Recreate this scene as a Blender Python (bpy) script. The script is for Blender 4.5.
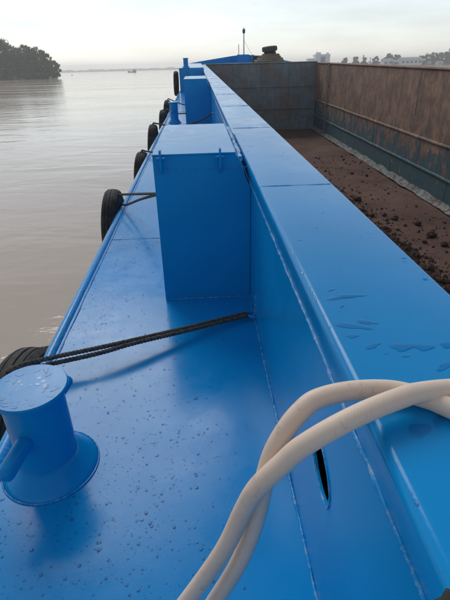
import bpy, bmesh, math, random
from mathutils import Vector, Matrix, noise
random.seed(7)
R_ = math.radians
scene = bpy.context.scene
for o in list(bpy.data.objects):
    bpy.data.objects.remove(o)

# ------------------------------------------------------------------ camera
# The barge frame: origin at the eye, X to starboard, Y to the bow, Z up from the deck.
# The vanishing point of the coaming, the sea horizon and the roll give the camera.
FPX, CX, CY = 450.0, 225.0, 300.0
ROLL = R_(1.5)
EYE = 3.6                                     # eye above the water, metres
def unroll(u, v):
    x, y = u - CX, v - CY
    c, s = math.cos(ROLL), math.sin(ROLL)
    return x * c - y * s, x * s + y * c
vx, vy = unroll(197, 57)
hx, hy = unroll(110, 70.5)
PITCH = math.atan(-hy / FPX)
Fv = Vector((vx, -vy, -FPX)).normalized()
Uw = Vector((0, math.cos(PITCH), math.sin(PITCH)))
Rv = Fv.cross(Uw).normalized()
Uv = Rv.cross(Fv)
TRIM = math.asin(Fv.dot(Uw))                  # empty barge trimmed by the stern
c_, s_ = math.cos(ROLL), math.sin(ROLL)
RZ = Matrix(((c_, s_, 0), (-s_, c_, 0), (0, 0, 1)))
CAM_B = Matrix((Rv, Fv, Uv)) @ RZ
T = Matrix.Translation((0, 0, EYE)) @ Matrix.Rotation(TRIM, 4, 'X')     # barge frame -> world (water z = 0)
cam = bpy.data.cameras.new('camera')
cam.sensor_fit = 'HORIZONTAL'; cam.sensor_width = 36; cam.lens = 36
cam.clip_start = 0.02; cam.clip_end = 30000
camo = bpy.data.objects.new('camera', cam)
scene.collection.objects.link(camo)
camo.matrix_world = T @ CAM_B.to_4x4()
scene.camera = camo
scene.render.resolution_x = 768; scene.render.resolution_y = 1024
def bray(u, v):
    x, y = unroll(u, v)
    d = Vector((x, -y, -FPX))
    return Vector((d.dot(Rv), d.dot(Fv), d.dot(Uv)))
def on_z(u, v, z):
    d = bray(u, v); return d * (z / d.z)
def on_y(u, v, y):
    d = bray(u, v); return d * (y / d.y)
def w_at(u, v, dist):                          # world point at a given forward distance
    d = T.to_3x3() @ bray(u, v)
    return Vector((0, 0, EYE)) + d * (dist / d.y)

# ------------------------------------------------------------------ sky and sun
SUN_EL, SUN_AZ = 43.0, -17.0                   # azimuth from the bow, minus = to port
world = bpy.data.worlds.new('World'); scene.world = world; world.use_nodes = True
nt = world.node_tree; nt.nodes.clear()
N = nt.nodes.new; L = nt.links.new
out = N('ShaderNodeOutputWorld'); bg = N('ShaderNodeBackground'); sky = N('ShaderNodeTexSky')
sky.sky_type = 'NISHITA'; sky.sun_disc = False
sky.sun_elevation = R_(SUN_EL); sky.sun_rotation = R_(SUN_AZ)
sky.air_density = 1.0; sky.dust_density = 0.4; sky.ozone_density = 1.0
hs = N('ShaderNodeHueSaturation'); hs.inputs['Saturation'].default_value = 0.42
L(sky.outputs[0], hs.inputs['Color'])
tc = N('ShaderNodeTexCoord'); mp = N('ShaderNodeMapping'); mp.inputs['Scale'].default_value = (1, 1, 5)
nz = N('ShaderNodeTexNoise'); nz.inputs['Scale'].default_value = 3.6; nz.inputs['Detail'].default_value = 4
nz.inputs['Roughness'].default_value = 0.5
L(tc.outputs['Generated'], mp.inputs[0]); L(mp.outputs[0], nz.inputs['Vector'])
mr = N('ShaderNodeMapRange'); mr.inputs[1].default_value = .3; mr.inputs[2].default_value = .7
mr.inputs[3].default_value = .82; mr.inputs[4].default_value = 1.12
L(nz.outputs[0], mr.inputs[0])
mx = N('ShaderNodeMix'); mx.data_type = 'RGBA'; mx.blend_type = 'MULTIPLY'; mx.inputs[0].default_value = 1
tn = N('ShaderNodeMix'); tn.data_type = 'RGBA'; tn.blend_type = 'MULTIPLY'; tn.inputs[0].default_value = 1
tn.inputs[7].default_value = (.965, .98, .985, 1)                 # thin high cloud, very slightly cool
L(hs.outputs[0], tn.inputs[6]); L(tn.outputs[2], mx.inputs[6]); L(mr.outputs[0], mx.inputs[7])
L(mx.outputs[2], bg.inputs['Color']); bg.inputs['Strength'].default_value = 0.1
L(bg.outputs[0], out.inputs['Surface'])
sun = bpy.data.lights.new('sun', 'SUN'); sun.energy = 1.0; sun.angle = R_(28); sun.color = (1, .94, .86)
suno = bpy.data.objects.new('sun', sun); scene.collection.objects.link(suno)
sd = Vector((math.sin(R_(SUN_AZ)) * math.cos(R_(SUN_EL)), math.cos(R_(SUN_AZ)) * math.cos(R_(SUN_EL)), math.sin(R_(SUN_EL))))
suno.rotation_euler = sd.to_track_quat('Z', 'Y').to_euler()
suno.location = sd * 60
scene.view_settings.view_transform = 'Standard'; scene.view_settings.look = 'None'
scene.view_settings.exposure = 0.3; scene.view_settings.gamma = 1.0
scene.render.engine = 'CYCLES'

# ------------------------------------------------------------------ helpers
COL = scene.collection
I4 = Matrix.Identity(4)
class MB:
    """collects geometry; build() links it as one mesh object"""
    def __init__(s): s.v = []; s.f = []
    def add(s, vs, fs):
        n = len(s.v); s.v += [tuple(p) for p in vs]; s.f += [tuple(i + n for i in f) for f in fs]; return s
    def box(s, x0, x1, y0, y1, z0, z1):
        v = [(x, y, z) for z in (z0, z1) for y in (y0, y1) for x in (x0, x1)]
        return s.add(v, [(0, 2, 3, 1), (4, 5, 7, 6), (0, 1, 5, 4), (2, 6, 7, 3), (0, 4, 6, 2), (1, 3, 7, 5)])
    def tube(s, pts, r, seg=8, cap=True, closed=False):
        pts = [Vector(p) for p in pts]; n = len(pts)
        rr = r if isinstance(r, (list, tuple)) else [r] * n
        rings = []; up = None
        for i, p in enumerate(pts):
            a = pts[(i - 1) % n] if (closed or i) else p
            b = pts[(i + 1) % n] if (closed or i < n - 1) else p
            t = (b - a).normalized()
            if up is None:
                up = t.orthogonal().normalized()
            up = (up - t * up.dot(t)); up = up.normalized() if up.length > 1e-6 else t.orthogonal().normalized()
            w = t.cross(up)
            rings.append([p + (up * math.cos(2 * math.pi * k / seg) + w * math.sin(2 * math.pi * k / seg)) * rr[i] for k in range(seg)])
        vs = [q for g in rings for q in g]; fs = []
        m = n if closed else n - 1
        for i in range(m):
            j = (i + 1) % n
            for k in range(seg):
                l = (k + 1) % seg
                fs.append((i * seg + k, i * seg + l, j * seg + l, j * seg + k))
        if cap and not closed:
            fs.append(tuple(range(seg - 1, -1, -1))); fs.append(tuple((n - 1) * seg + k for k in range(seg)))
        return s.add(vs, fs)
    def lathe(s, prof, seg=32, M=I4, closed=False):
        """prof: (radius, height) pairs round the local Z axis"""
        n = len(prof); vs = []; fs = []
        for r, h in prof:
            for k in range(seg):
                a = 2 * math.pi * k / seg
                vs.append(M @ Vector((r * math.cos(a), r * math.sin(a), h)))
        for i in range(n if closed else n - 1):
            j = (i + 1) % n
            for k in range(seg):
                l = (k + 1) % seg
                fs.append((i * seg + k, i * seg + l, j * seg + l, j * seg + k))
        if not closed:
            if prof[0][0] > 1e-4: fs.append(tuple(range(seg - 1, -1, -1)))
            if prof[-1][0] > 1e-4: fs.append(tuple((n - 1) * seg + k for k in range(seg)))
        return s.add(vs, fs)
    def extrude(s, prof, y0, y1, cap=True, ny=1, wob=0.0, closed=True):
        """profile of (x, z) pushed along Y"""
        n = len(prof); vs = []; fs = []
        for i in range(ny + 1):
            y = y0 + (y1 - y0) * i / ny
            for (x, z) in prof:
                d = wob * noise.noise(Vector((x * 2, y * 1.3, 3.1))) if wob else 0
                vs.append((x + d, y, z + d))
        m = n if closed else n - 1
        for i in range(ny):
            for k in range(m):
                l = (k + 1) % n
                fs.append((i * n + k, (i + 1) * n + k, (i + 1) * n + l, i * n + l))
        if cap and closed:
            fs.append(tuple(range(n))); fs.append(tuple(ny * n + k for k in range(n - 1, -1, -1)))
        return s.add(vs, fs)
    def mesh(s, name, mat, smooth=None):
        me = bpy.data.meshes.new(name); me.from_pydata(s.v, [], s.f)
        bm = bmesh.new(); bm.from_mesh(me); bmesh.ops.recalc_face_normals(bm, faces=bm.faces); bm.to_mesh(me); bm.free()
        if mat: me.materials.append(mat)
        if smooth is not None:
            me.polygons.foreach_set('use_smooth', [True] * len(me.polygons))
            me.set_sharp_from_angle(angle=R_(smooth))
        return me
    def build(s, name, mat, parent=None, smooth=None, bevel=0.0, M=None):
        o = bpy.data.objects.new(name, s.mesh(name, mat, smooth)); COL.objects.link(o)
        if parent: o.parent = parent
        if M is not None: o.matrix_local = M
        if bevel:
            b = o.modifiers.new('bevel', 'BEVEL'); b.width = bevel; b.segments = 2; b.limit_method = 'ANGLE'; b.angle_limit = R_(40)
        return o
def tag(o, label=None, cat=None, group=None, kind=None):
    if label: o['label'] = label
    if cat: o['category'] = cat
    if group: o['group'] = group
    if kind: o['kind'] = kind
    return o
def empty(name, M, parent=None):
    o = bpy.data.objects.new(name, None); COL.objects.link(o); o.empty_display_size = .2
    if parent: o.parent = parent
    o.matrix_local = M
    return o
def Tr(*p): return Matrix.Translation(p)
def copy_tree(o, parent=None):
    c = o.copy(); COL.objects.link(c); c.parent = parent
    for ch in list(o.children): copy_tree(ch, c)
    return c
def spline(P, n=10):
    P = [Vector(p) for p in P]; out_ = []
    Q = [P[0] * 2 - P[1]] + P + [P[-1] * 2 - P[-2]]
    for i in range(1, len(Q) - 2):
        a, b, c, d = Q[i - 1:i + 3]
        for k in range(n):
            t = k / n
            out_.append(.5 * ((2 * b) + (c - a) * t + (2 * a - 5 * b + 4 * c - d) * t * t + (3 * b - a - 3 * c + d) * t ** 3))
    out_.append(P[-1]); return out_

# ------------------------------------------------------------------ materials
class Mat:
    def __init__(s, name, col=(.5, .5, .5), rough=.5, spec=.5, metal=0):
        s.m = bpy.data.materials.new(name); s.m.use_nodes = True
        s.t = s.m.node_tree; s.p = s.t.nodes['Principled BSDF']
        s.p.inputs['Base Color'].default_value = (*col, 1); s.p.inputs['Roughness'].default_value = rough
        s.p.inputs['Specular IOR Level'].default_value = spec; s.p.inputs['Metallic'].default_value = metal
        s.tc = s.t.nodes.new('ShaderNodeTexCoord')
        s.col = None
    def n(s, t): return s.t.nodes.new(t)
    def l(s, a, b): s.t.links.new(a, b)
    def noise(s, scale, detail=3, rough=.55, stretch=None, dist=0):
        n = s.n('ShaderNodeTexNoise'); n.inputs['Scale'].default_value = scale; n.inputs['Detail'].default_value = detail
        n.inputs['Roughness'].default_value = rough; n.inputs['Distortion'].default_value = dist
        src = s.tc.outputs['Object']
        if stretch:
            m = s.n('ShaderNodeMapping'); m.inputs['Scale'].default_value = stretch; s.l(src, m.inputs[0]); src = m.outputs[0]
        s.l(src, n.inputs['Vector']); return n.outputs['Fac']
    def ramp(s, fac, lo, hi, a=0., b=1.):
        r = s.n('ShaderNodeMapRange'); r.inputs[1].default_value = lo; r.inputs[2].default_value = hi
        r.inputs[3].default_value = a; r.inputs[4].default_value = b; s.l(fac, r.inputs[0]); return r.outputs[0]
    def mix(s, fac, a, b):
        m = s.n('ShaderNodeMix'); m.data_type = 'RGBA'
        for k, q in ((0, fac), (6, a), (7, b)):
            if isinstance(q, (tuple, list)): m.inputs[k].default_value = (*q, 1)
            elif isinstance(q, (int, float)): m.inputs[k].default_value = q
            else: s.l(q, m.inputs[k])
        return m.outputs[2]
    def math(s, op, a, b):
        m = s.n('ShaderNodeMath'); m.operation = op
        for k, q in enumerate((a, b)):
            if isinstance(q, (int, float)): m.inputs[k].default_value = q
            else: s.l(q, m.inputs[k])
        return m.outputs[0]
    def z(s):
        x = s.n('ShaderNodeSeparateXYZ'); s.l(s.tc.outputs['Object'], x.inputs[0]); return x.outputs
    def base(s, c): s.l(c, s.p.inputs['Base Color'])
    def rough(s, r): s.l(r, s.p.inputs['Roughness'])
    def bump(s, h, strength=.2, dist=.01):
        b = s.n('ShaderNodeBump'); b.inputs['Strength'].default_value = strength; b.inputs['Distance'].default_value = dist
        s.l(h, b.inputs['Height'])
        prev = s.p.inputs['Normal'].links
        if prev: s.l(prev[0].from_socket, b.inputs['Normal'])
        s.l(b.outputs[0], s.p.inputs['Normal'])

BLUE = (.001, .27, .64)
def paint(name, col=BLUE, wear=.0):
    a = Mat(name, col, .3)
    big = a.noise(1.1, 4); fine = a.noise(9, 5, .65)
    c = a.mix(a.ramp(big, .35, .7), tuple(x * .92 for x in col), tuple(min(1, x * 1.1 + .004) for x in col))
    grime = a.ramp(a.noise(3.0, 6, .7), .60, .82, 0, .35)
    c = a.mix(grime, c, (.02, .12, .30))
    c = a.mix(a.ramp(a.noise(26, 5, .75), .66, .74, 0, .35), c, (.03, .10, .22))
    sc = a.ramp(a.noise(5, 6, .8, (9, 1.2, 4), .4), .68, .74, 0, .30)
    c = a.mix(sc, c, tuple(min(1, x * 1.35 + .05) for x in col))
    if wear:
        w = a.ramp(a.noise(55, 4, .7), .48, .62, 0, wear)
        c = a.mix(w, c, (.26, .44, .62))
    a.base(c)
    film = a.ramp(a.noise(2.4, 5, .6, dist=.6), .50, .58)             # thin wet film in patches
    a.rough(a.math('SUBTRACT', a.ramp(fine, .3, .7, .18, .25), a.math('MULTIPLY', film, .05)))
    a.p.inputs['Specular IOR Level'].default_value = .20
    a.bump(a.noise(1.6, 2), .15, .012)           # plate hungry-horse
    a.bump(a.noise(160, 2), .10, .001)           # roller stipple
    a.bump(a.noise(14, 3), .06, .004)
    return a.m
M_paint = paint('blue_marine_paint')
M_weld = paint('blue_paint_on_rough_weld', BLUE, .75)
M_weld.node_tree.nodes['Principled BSDF'].inputs['Roughness'].default_value = .4
M_edge = paint('blue_paint_worn_at_the_edge', BLUE, .35)

a = Mat('rusty_hold_steel', (.2, .1, .06), .75, .3)
sx, sy, sz = a.z()
rust = a.mix(a.ramp(a.noise(2.2, 6, .7), .3, .7), (.27, .165, .12), (.45, .29, .205))
rust = a.mix(a.ramp(a.noise(1.5, 6, .75, (1, 1.6, .6)), .48, .66, 0, .75), rust, (.13, .075, .06))
rust = a.mix(a.ramp(a.noise(.9, 7, .75, dist=.5), .46, .60, 0, .7), rust, (.15, .115, .10))
rust = a.mix(a.ramp(a.noise(1.7, 7, .8, dist=.3), .60, .68, 0, .55), rust, (.10, .16, .17))
rust = a.mix(a.ramp(a.noise(14, 5, .7), .62, .72, 0, .6), rust, (.29, .20, .145))
teal = a.mix(a.ramp(a.noise(5, 5, .7), .35, .7), (.035, .115, .15), (.07, .17, .20))
hgt = a.ramp(sz, -5.9, -2.2, 1.05, .10)          # paint survives low on the wall, where cargo has not scraped it
keep = a.math('ADD', hgt, a.ramp(a.noise(1.3, 7, .75, (1, 1.4, .9)), .25, .75, -.62, .62))
rust = a.mix(a.ramp(keep, .50, .62, 0, .9), rust, teal)
a.base(rust); a.bump(a.noise(7, 5, .7), .5, .02); a.bump(a.noise(.8, 2), .6, .05)
M_rust = a.m
a = Mat('grey_teal_bulkhead_steel', (.1, .13, .14), .7, .3)
g = a.mix(a.ramp(a.noise(1.2, 6, .7), .3, .7), (.15, .22, .26), (.26, .33, .37))
g = a.mix(a.ramp(a.noise(1.6, 6, .75, (2.5, 1, .4)), .47, .66, 0, .55), g, (.18, .12, .09))
g = a.mix(a.ramp(a.noise(.7, 7, .75, dist=.5), .46, .62, 0, .7), g, (.20, .15, .12))
a.base(g); a.bump(a.noise(6, 5, .7), .5, .02)
M_bulk = a.m
a = Mat('brown_cargo_dirt', (.12, .07, .05), .9, .2)
d = a.mix(a.ramp(a.noise(.45, 5, .65), .35, .65), (.115, .068, .055), (.19, .118, .092))
d = a.mix(a.ramp(a.noise(6, 6, .75), .55, .75, 0, .7), d, (.06, .038, .030))
a.base(d); a.bump(a.noise(9, 6, .75), .9, .05)
M_dirt = a.m
a = Mat('dark_dirt_clod', (.06, .042, .034), .95, .15)
a.base(a.mix(a.ramp(a.noise(8, 5, .7), .3, .7), (.05, .035, .03), (.11, .075, .06))); a.bump(a.noise(25, 4), .8, .02)
M_clod = a.m
a = Mat('flaking_pale_bilge_paint', (.3, .3, .28), .8, .3)
q = a.mix(a.ramp(a.noise(4, 6, .8), .44, .56), (.13, .085, .065), (.28, .29, .28))
q = a.mix(a.ramp(a.noise(2.5, 5, .7), .5, .62), q, (.12, .24, .26)); a.base(q); a.bump(a.noise(10, 5), .6, .02)
M_bilge = a.m
a = Mat('black_tyre_rubber', (.022, .022, .024), .75, .3)
a.base(a.mix(a.ramp(a.noise(7, 5, .7), .4, .75), (.018, .018, .019), (.085, .078, .070))); a.bump(a.noise(40, 4), .5, .004)
M_tyre = a.m
a = Mat('dark_grey_rope', (.06, .055, .055), .9, .2)
a.base(a.mix(a.ramp(a.noise(60, 4, .7), .35, .7), (.045, .042, .042), (.20, .18, .165))); a.bump(a.noise(300, 2), .6, .002)
M_rope = a.m
a = Mat('pale_beige_hose_rubber', (.55, .40, .32), .5, .4)
h = a.mix(a.ramp(a.noise(5, 5, .65), .3, .7), (.76, .585, .46), (.84, .69, .56))
h = a.mix(a.ramp(a.noise(22, 5, .75), .6, .74, 0, .55), h, (.38, .27, .19))
h = a.mix(a.ramp(a.noise(9, 4, .7, (1, 1, 1)), .66, .74, 0, .6), h, (.38, .20, .12))
a.base(h); M_hose = a
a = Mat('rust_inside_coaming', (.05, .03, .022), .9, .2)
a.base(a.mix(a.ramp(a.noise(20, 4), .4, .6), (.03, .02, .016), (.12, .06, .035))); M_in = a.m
a = Mat('water_drops', (1, 1, 1), .02, .5)
tb = a.n('ShaderNodeBsdfTransparent'); tb.inputs[0].default_value = (.80, .87, .91, 1)
gb = a.n('ShaderNodeBsdfGlossy'); gb.inputs['Roughness'].default_value = .12
fr_ = a.n('ShaderNodeFresnel'); fr_.inputs[0].default_value = 1.33
ms_ = a.n('ShaderNodeMixShader'); a.l(fr_.outputs[0], ms_.inputs[0]); a.l(tb.outputs[0], ms_.inputs[1]); a.l(gb.outputs[0], ms_.inputs[2])
a.l(ms_.outputs[0], a.t.nodes['Material Output'].inputs['Surface'])
M_drop = a.m
M_puddle = M_drop.copy(); M_puddle.name = 'thin_puddle_water'
for q in M_puddle.node_tree.nodes:
    if q.type == 'BSDF_TRANSPARENT': q.inputs[0].default_value = (.97, .98, .99, 1)
    if q.type == 'FRESNEL': q.inputs[0].default_value = 1.13
    if q.type == 'BSDF_GLOSSY': q.inputs['Roughness'].default_value = .25

# river: silty green-brown water; relief only, the sheen is the sky's reflection
a = Mat('silty_river_water', (.50, .405, .315), .13, .5)
a.p.inputs['IOR'].default_value = 1.33
geo = a.n('ShaderNodeNewGeometry')
def wnoise(scale, stretch, detail=3, rough=.55, dist=0):
    m = a.n('ShaderNodeMapping'); m.inputs['Scale'].default_value = stretch; m.inputs['Rotation'].default_value = (0, 0, R_(8))
    n_ = a.n('ShaderNodeTexNoise'); n_.inputs['Scale'].default_value = scale; n_.inputs['Detail'].default_value = detail
    n_.inputs['Roughness'].default_value = rough; n_.inputs['Distortion'].default_value = dist
    a.l(geo.outputs['Position'], m.inputs[0]); a.l(m.outputs[0], n_.inputs['Vector']); return n_.outputs['Fac']
a.bump(wnoise(.35, (.6, 1.3, 1), 3, .5, .6), .32, .16)
a.bump(wnoise(1.5, (.6, 1.5, 1), 3, .5, .4), .26, .035)
a.bump(wnoise(6, (.8, 1.3, 1), 2), .22, .008)
a.rough(a.ramp(wnoise(.05, (.4, 1.5, 1), 3), .35, .65, .05, .16))
M_water = a.m

a = Mat('leaf_green', (.05, .08, .03), .6, .3)
oi = a.n('ShaderNodeObjectInfo')
lf = a.mix(a.ramp(a.noise(.35, 3), .35, .65), (.045, .08, .03), (.10, .15, .055))
a.base(lf); M_leaf = a.m
a = Mat('tree_bark', (.09, .07, .055), .9, .2); a.bump(a.noise(12, 4), .5, .03); M_bark = a.m
a = Mat('river_mud', (.12, .10, .075), .8, .3); a.base(a.mix(a.noise(.6, 5), (.07, .06, .045), (.17, .14, .10))); M_mud = a.m
def flat(name, col, rough=.6, var=.15, sc=2.):
    a = Mat(name, col, rough, .4)
    a.base(a.mix(a.ramp(a.noise(sc, 5, .65), .3, .7), tuple(x * (1 - var) for x in col), tuple(min(1, x * (1 + var)) for x in col)))
    return a.m
M_white = flat('weathered_white_wall', (.80, .81, .80)); M_roofgrey = flat('grey_roof_sheet', (.36, .38, .40))
M_bluewin = flat('blue_window_panel', (.04, .12, .34)); M_dark = flat('dark_grey_steel', (.045, .05, .055))
M_glassd = flat('dark_window', (.05, .06, .07), .2); M_wood = flat('grey_weathered_timber', (.16, .13, .11))
M_manila = flat('tan_rope_fibre', (.23, .18, .12), .9, .3, 6.); M_drum = flat('dark_brown_drum', (.085, .065, .05), .8, .3, 6.)
M_lamp = flat('grey_lamp_housing', (.10, .11, .13), .5); M_green = flat('dark_green_cloth', (.03, .04, .035), .9, .3, 30)
M_hull = paint('blue_hull_paint')

# ------------------------------------------------------------------ dimensions (barge frame, metres)
DK = -1.60                                     # deck
CT = -0.60                                     # coaming top
XE = -1.00                                     # port deck edge
XW = 0.32                                      # coaming outer wall
XI = 0.685                                     # coaming inner edge
XR = 10.0                                      # starboard hold wall
XRE = 11.7                                     # starboard deck edge
YB = 42.0                                      # forward bulkhead of the hold
YS = -4.0                                      # aft end that is built
YF = 26.0                                      # break of the forecastle
FL = -5.85                                     # hold floor
BOT = -6.3
XM = .5 * (XE + XRE)
# ------------------------------------------------------------------ river (hole where the hull floats)
outline = [(XE + .12, YS - 2), (XE + .12, 44), (1.2, 50.5), (4.0, 55.6), (XM, 57), (6.7, 55.6), (9.5, 50.5), (XRE - .12, 44), (XRE - .12, YS - 2)]
Rm = 3300
bm = bmesh.new()
inner = []
for (x, y) in outline:
    # where the hull side meets the water plane
    inner.append(bm.verts.new((x, y, 0)))
big = [(-Rm, -400), (-Rm, Rm), (Rm, Rm), (Rm, -400)]
bo = [bm.verts.new((x, y, 0)) for x, y in big]
e1 = [bm.edges.new((inner[i], inner[(i + 1) % len(inner)])) for i in range(len(inner))]
e2 = [bm.edges.new((bo[i], bo[(i + 1) % 4])) for i in range(4)]
bmesh.ops.triangle_fill(bm, edges=e1 + e2, use_beauty=True)
bm.normal_update()
for f in bm.faces:
    if f.normal.z < 0: f.normal_flip()
me = bpy.data.meshes.new('river_water'); bm.to_mesh(me); bm.free(); me.materials.append(M_water)
water = bpy.data.objects.new('river_water', me); COL.objects.link(water)
tag(water, 'wide silty river with soft ripples and a pale sheen', 'river', kind='structure')

# ------------------------------------------------------------------ the barge
barge = empty('barge', T)
tag(barge, 'long blue hopper barge with raised coaming and rusty empty hold', 'barge')
def P(mb, name, mat, parent=None, **k): return mb.build(name, mat, parent or barge, **k)

# hull shell: port side, starboard side, bow and stern plates
mb = MB()
ol = [(XE, YS), (XE, 44), (1.1, 50.6), (3.9, 55.8), (XM, 57.2), (6.8, 55.8), (9.6, 50.6), (XRE, 44), (XRE, YS)]
low = [(XE, YS), (XE, 43), (1.3, 48), (4.0, 52), (XM, 53), (6.7, 52), (9.4, 48), (XRE, 43), (XRE, YS)]
n = len(ol)
vs = [(x, y, DK - .03) for x, y in ol] + [(x, y, BOT) for x, y in low]
mb.add(vs, [(i, (i + 1) % n, n + (i + 1) % n, n + i) for i in range(n)] + [tuple(range(n, 2 * n))])
P(mb, 'hull', M_hull)

# port side-deck plates, with a narrow weld seam between them
seams = [YS, -1.67, 4.33, 10.33, 16.33, 22.33, YF]
for i in range(len(seams) - 1):
    mb = MB().box(XE + .02, XW, seams[i] + .004, seams[i + 1] - .004, DK - .03, DK)
    P(mb, 'deck_plate', M_paint)
def bead(p0, p1, w, name, parent, mat, step=.03, jit=.35, h=.6):
    """a lumpy flattened ridge between two points lying on a surface"""
    p0, p1 = Vector(p0), Vector(p1); ln = (p1 - p0).length; nn = max(4, int(ln / step))
    t = (p1 - p0).normalized(); pts = []; rr = []
    for k in range(nn + 1):
        u = k / nn; q = p0.lerp(p1, u); s = noise.noise(Vector((q.y * 31, q.x * 17, q.z * 13)))
        pts.append(q + Vector((noise.noise(q * 9) * w * .25, 0, noise.noise(q * 7 + Vector((5, 5, 5))) * w * .2))); rr.append(w * (.5 + jit * s))
    return MB().tube(pts, rr, 6).build(name, mat, parent, smooth=60)
for y in seams[1:-1]:
    bead((XE + .06, y, DK - .001), (XW - .01, y, DK - .001), .010, 'deck_weld_seam', barge, M_weld, .04)
# starboard side deck
P(MB().box(XR + .4, XRE, YS, 44, DK - .03, DK), 'starboard_deck', M_paint)
# gunwale: half-round rubbing bar along the deck edge
prof = [(XE - .035, DK - .10)] + [(XE + .008 + .036 * math.cos(t_), DK - .012 + .036 * math.sin(t_)) for t_ in [math.pi * (1.05 - k / 9 * 1.05) for k in range(10)]] + [(XE + .045, DK - .10)]
P(MB().extrude(prof, YS, 44, ny=120, wob=.004), 'gunwale_bar', M_edge, smooth=50)
bead((XE + .058, YS, DK), (XE + .058, YF, DK), .014, 'deck_weld_seam', barge, M_weld, .05)

# coaming outer wall, one plate with a flame-cut slot
SY_ = .945
def slot_pt(k, n):
    a_ = 2 * math.pi * k / n
    cy, cz = SY_, -1.105
    ex, ez = .105, .066
    c, s = math.cos(a_), math.sin(a_)
    x = cy + ex * math.copysign(abs(c) ** 1.15, c); z = cz + ez * math.copysign(abs(s) ** .8, s)
    return (x + noise.noise(Vector((k * .9, 1, 2))) * .006, z + noise.noise(Vector((k * .9, 7, 2))) * .004 + (x - cy) * .18)
NS = 28
wy0, wy1, wz0, wz1 = .3, 1.9, DK - .03, -.755
hole = [slot_pt(k, NS) for k in range(NS)]
outer = []
for (y, z) in hole:                              # push each hole point out to the plate's rectangle
    d = Vector((y - SY_, z + 1.105)); d.x *= .25; d.normalize()
    ky = ((wy1 if d.x > 0 else wy0) - SY_) / d.x if abs(d.x) > 1e-6 else 1e9
    kz = ((wz1 if d.y > 0 else wz0) + 1.105) / d.y if abs(d.y) > 1e-6 else 1e9
    k = min(ky, kz); outer.append((SY_ + d.x * k, -1.105 + d.y * k))
wall = empty('coaming_wall', I4, barge)
mb = MB()
th = .007
mb.add([(XW, y, z) for y, z in hole] + [(XW, y, z) for y, z in outer] + [(XW + th, y, z) for y, z in hole],
       [(k, (k + 1) % NS, NS + (k + 1) % NS, NS + k) for k in range(NS)] + [(k, (k + 1) % NS, 2 * NS + (k + 1) % NS, 2 * NS + k) for k in range(NS)])
rect = [(XW, wy0, wz0), (XW, wy1, wz0), (XW, wy1, wz1), (XW, wy0, wz1)]
# corner triangles
import itertools
def side(p):
    if abs(p[0] - wy0) < 1e-5: return 'a'
    if abs(p[0] - wy1) < 1e-5: return 'b'
    return 'c' if p[1] < -1.1 else 'd'
for k in range(NS):
    p, q = outer[k], outer[(k + 1) % NS]
    if side(p) != side(q):
        cyy = wy0 if 'a' in (side(p), side(q)) else wy1
        czz = wz0 if 'c' in (side(p), side(q)) else wz1
        mb.add([(XW, *p), (XW, *q), (XW, cyy, czz)], [(0, 1, 2)])
P(mb, 'wall_plate', M_paint, wall)
for k in range(1):
    rim = [(XW - .001, y + (y - SY_) * .04, z + (z + 1.105) * .12) for y, z in hole]
    MB().tube(rim, [.004 + .002 * noise.noise(Vector((i * .8, 0, 0))) for i in range(NS)], 6, closed=True).build('slot_rim', M_weld, wall, smooth=60)
ys = [YS, wy0]
for y0, y1 in ((YS, wy0), (wy1, 8.0), (8.0, 14.0), (14.0, 20.0), (20.0, 26.0), (26.0, 34.0), (34.0, YB + .4)):
    P(MB().box(XW, XW + th, y0 + .0015, y1 - .0015, DK - .03, wz1), 'wall_plate', M_paint, wall)
    if y1 < 30 and y1 > 1: bead((XW - .001, y1, DK), (XW - .001, y1, wz1 - .005), .008, 'weld_bead', wall, M_weld, .04)
bead((XW - .001, 2.66, DK + .02), (XW - .001, 2.66, -1.42), .011, 'weld_bead', wall, M_weld, .03)
bead((XW - .004, YS, DK + .003), (XW - .004, YF, DK + .003), .013, 'weld_bead', wall, M_weld, .025)
bead((XW - .002, YS, wz1), (XW - .002, YB, wz1), .012, 'weld_bead', wall, M_weld, .025)
# back side of the coaming box, seen through the slot
P(MB().box(XI - .03, XI - .012, YS, YB, FL, CT - .06), 'coaming_inner_wall', M_rust)
P(MB().box(XW + .014, XI - .032, YS, YB, DK - .03, DK - .02), 'coaming_box_floor', M_in)

# coaming top: bent plates, butt-welded
lip = [(XW - .001, wz1 + .002), (XW - .012, -.70)]
r = .022; lx = XW - .030
lip += [(lx + r - r * math.cos(t_), CT - r + r * math.sin(t_)) for t_ in [math.pi / 2 * k / 7 for k in range(8)]]
ri = .016
lip += [(XI - ri + ri * math.sin(t_), CT - ri + ri * math.cos(t_)) for t_ in [math.pi / 2 * k / 5 for k in range(6)]]
lip += [(XI, -.72)]
inner_l = [(XI - .010, -.72), (XI - .010, CT - .03), (lx + .030, CT - .03), (XW + .010, wz1 + .002)]
prof = lip + inner_l
cs = [YS, -1.97, .18] + [2.33 + 2.17 * k for k in range(18)] + [YB + .4]
for i in range(len(cs) - 1):
    P(MB().extrude(prof, cs[i] + .003, cs[i + 1] - .003, ny=6), 'coaming_plate', M_paint, smooth=35)
for y in cs[1:-1]:
    bead((lx + .02, y, CT - .003), (XI - .02, y, CT - .003), .012, 'coaming_weld', barge, M_weld, .03)
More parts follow.
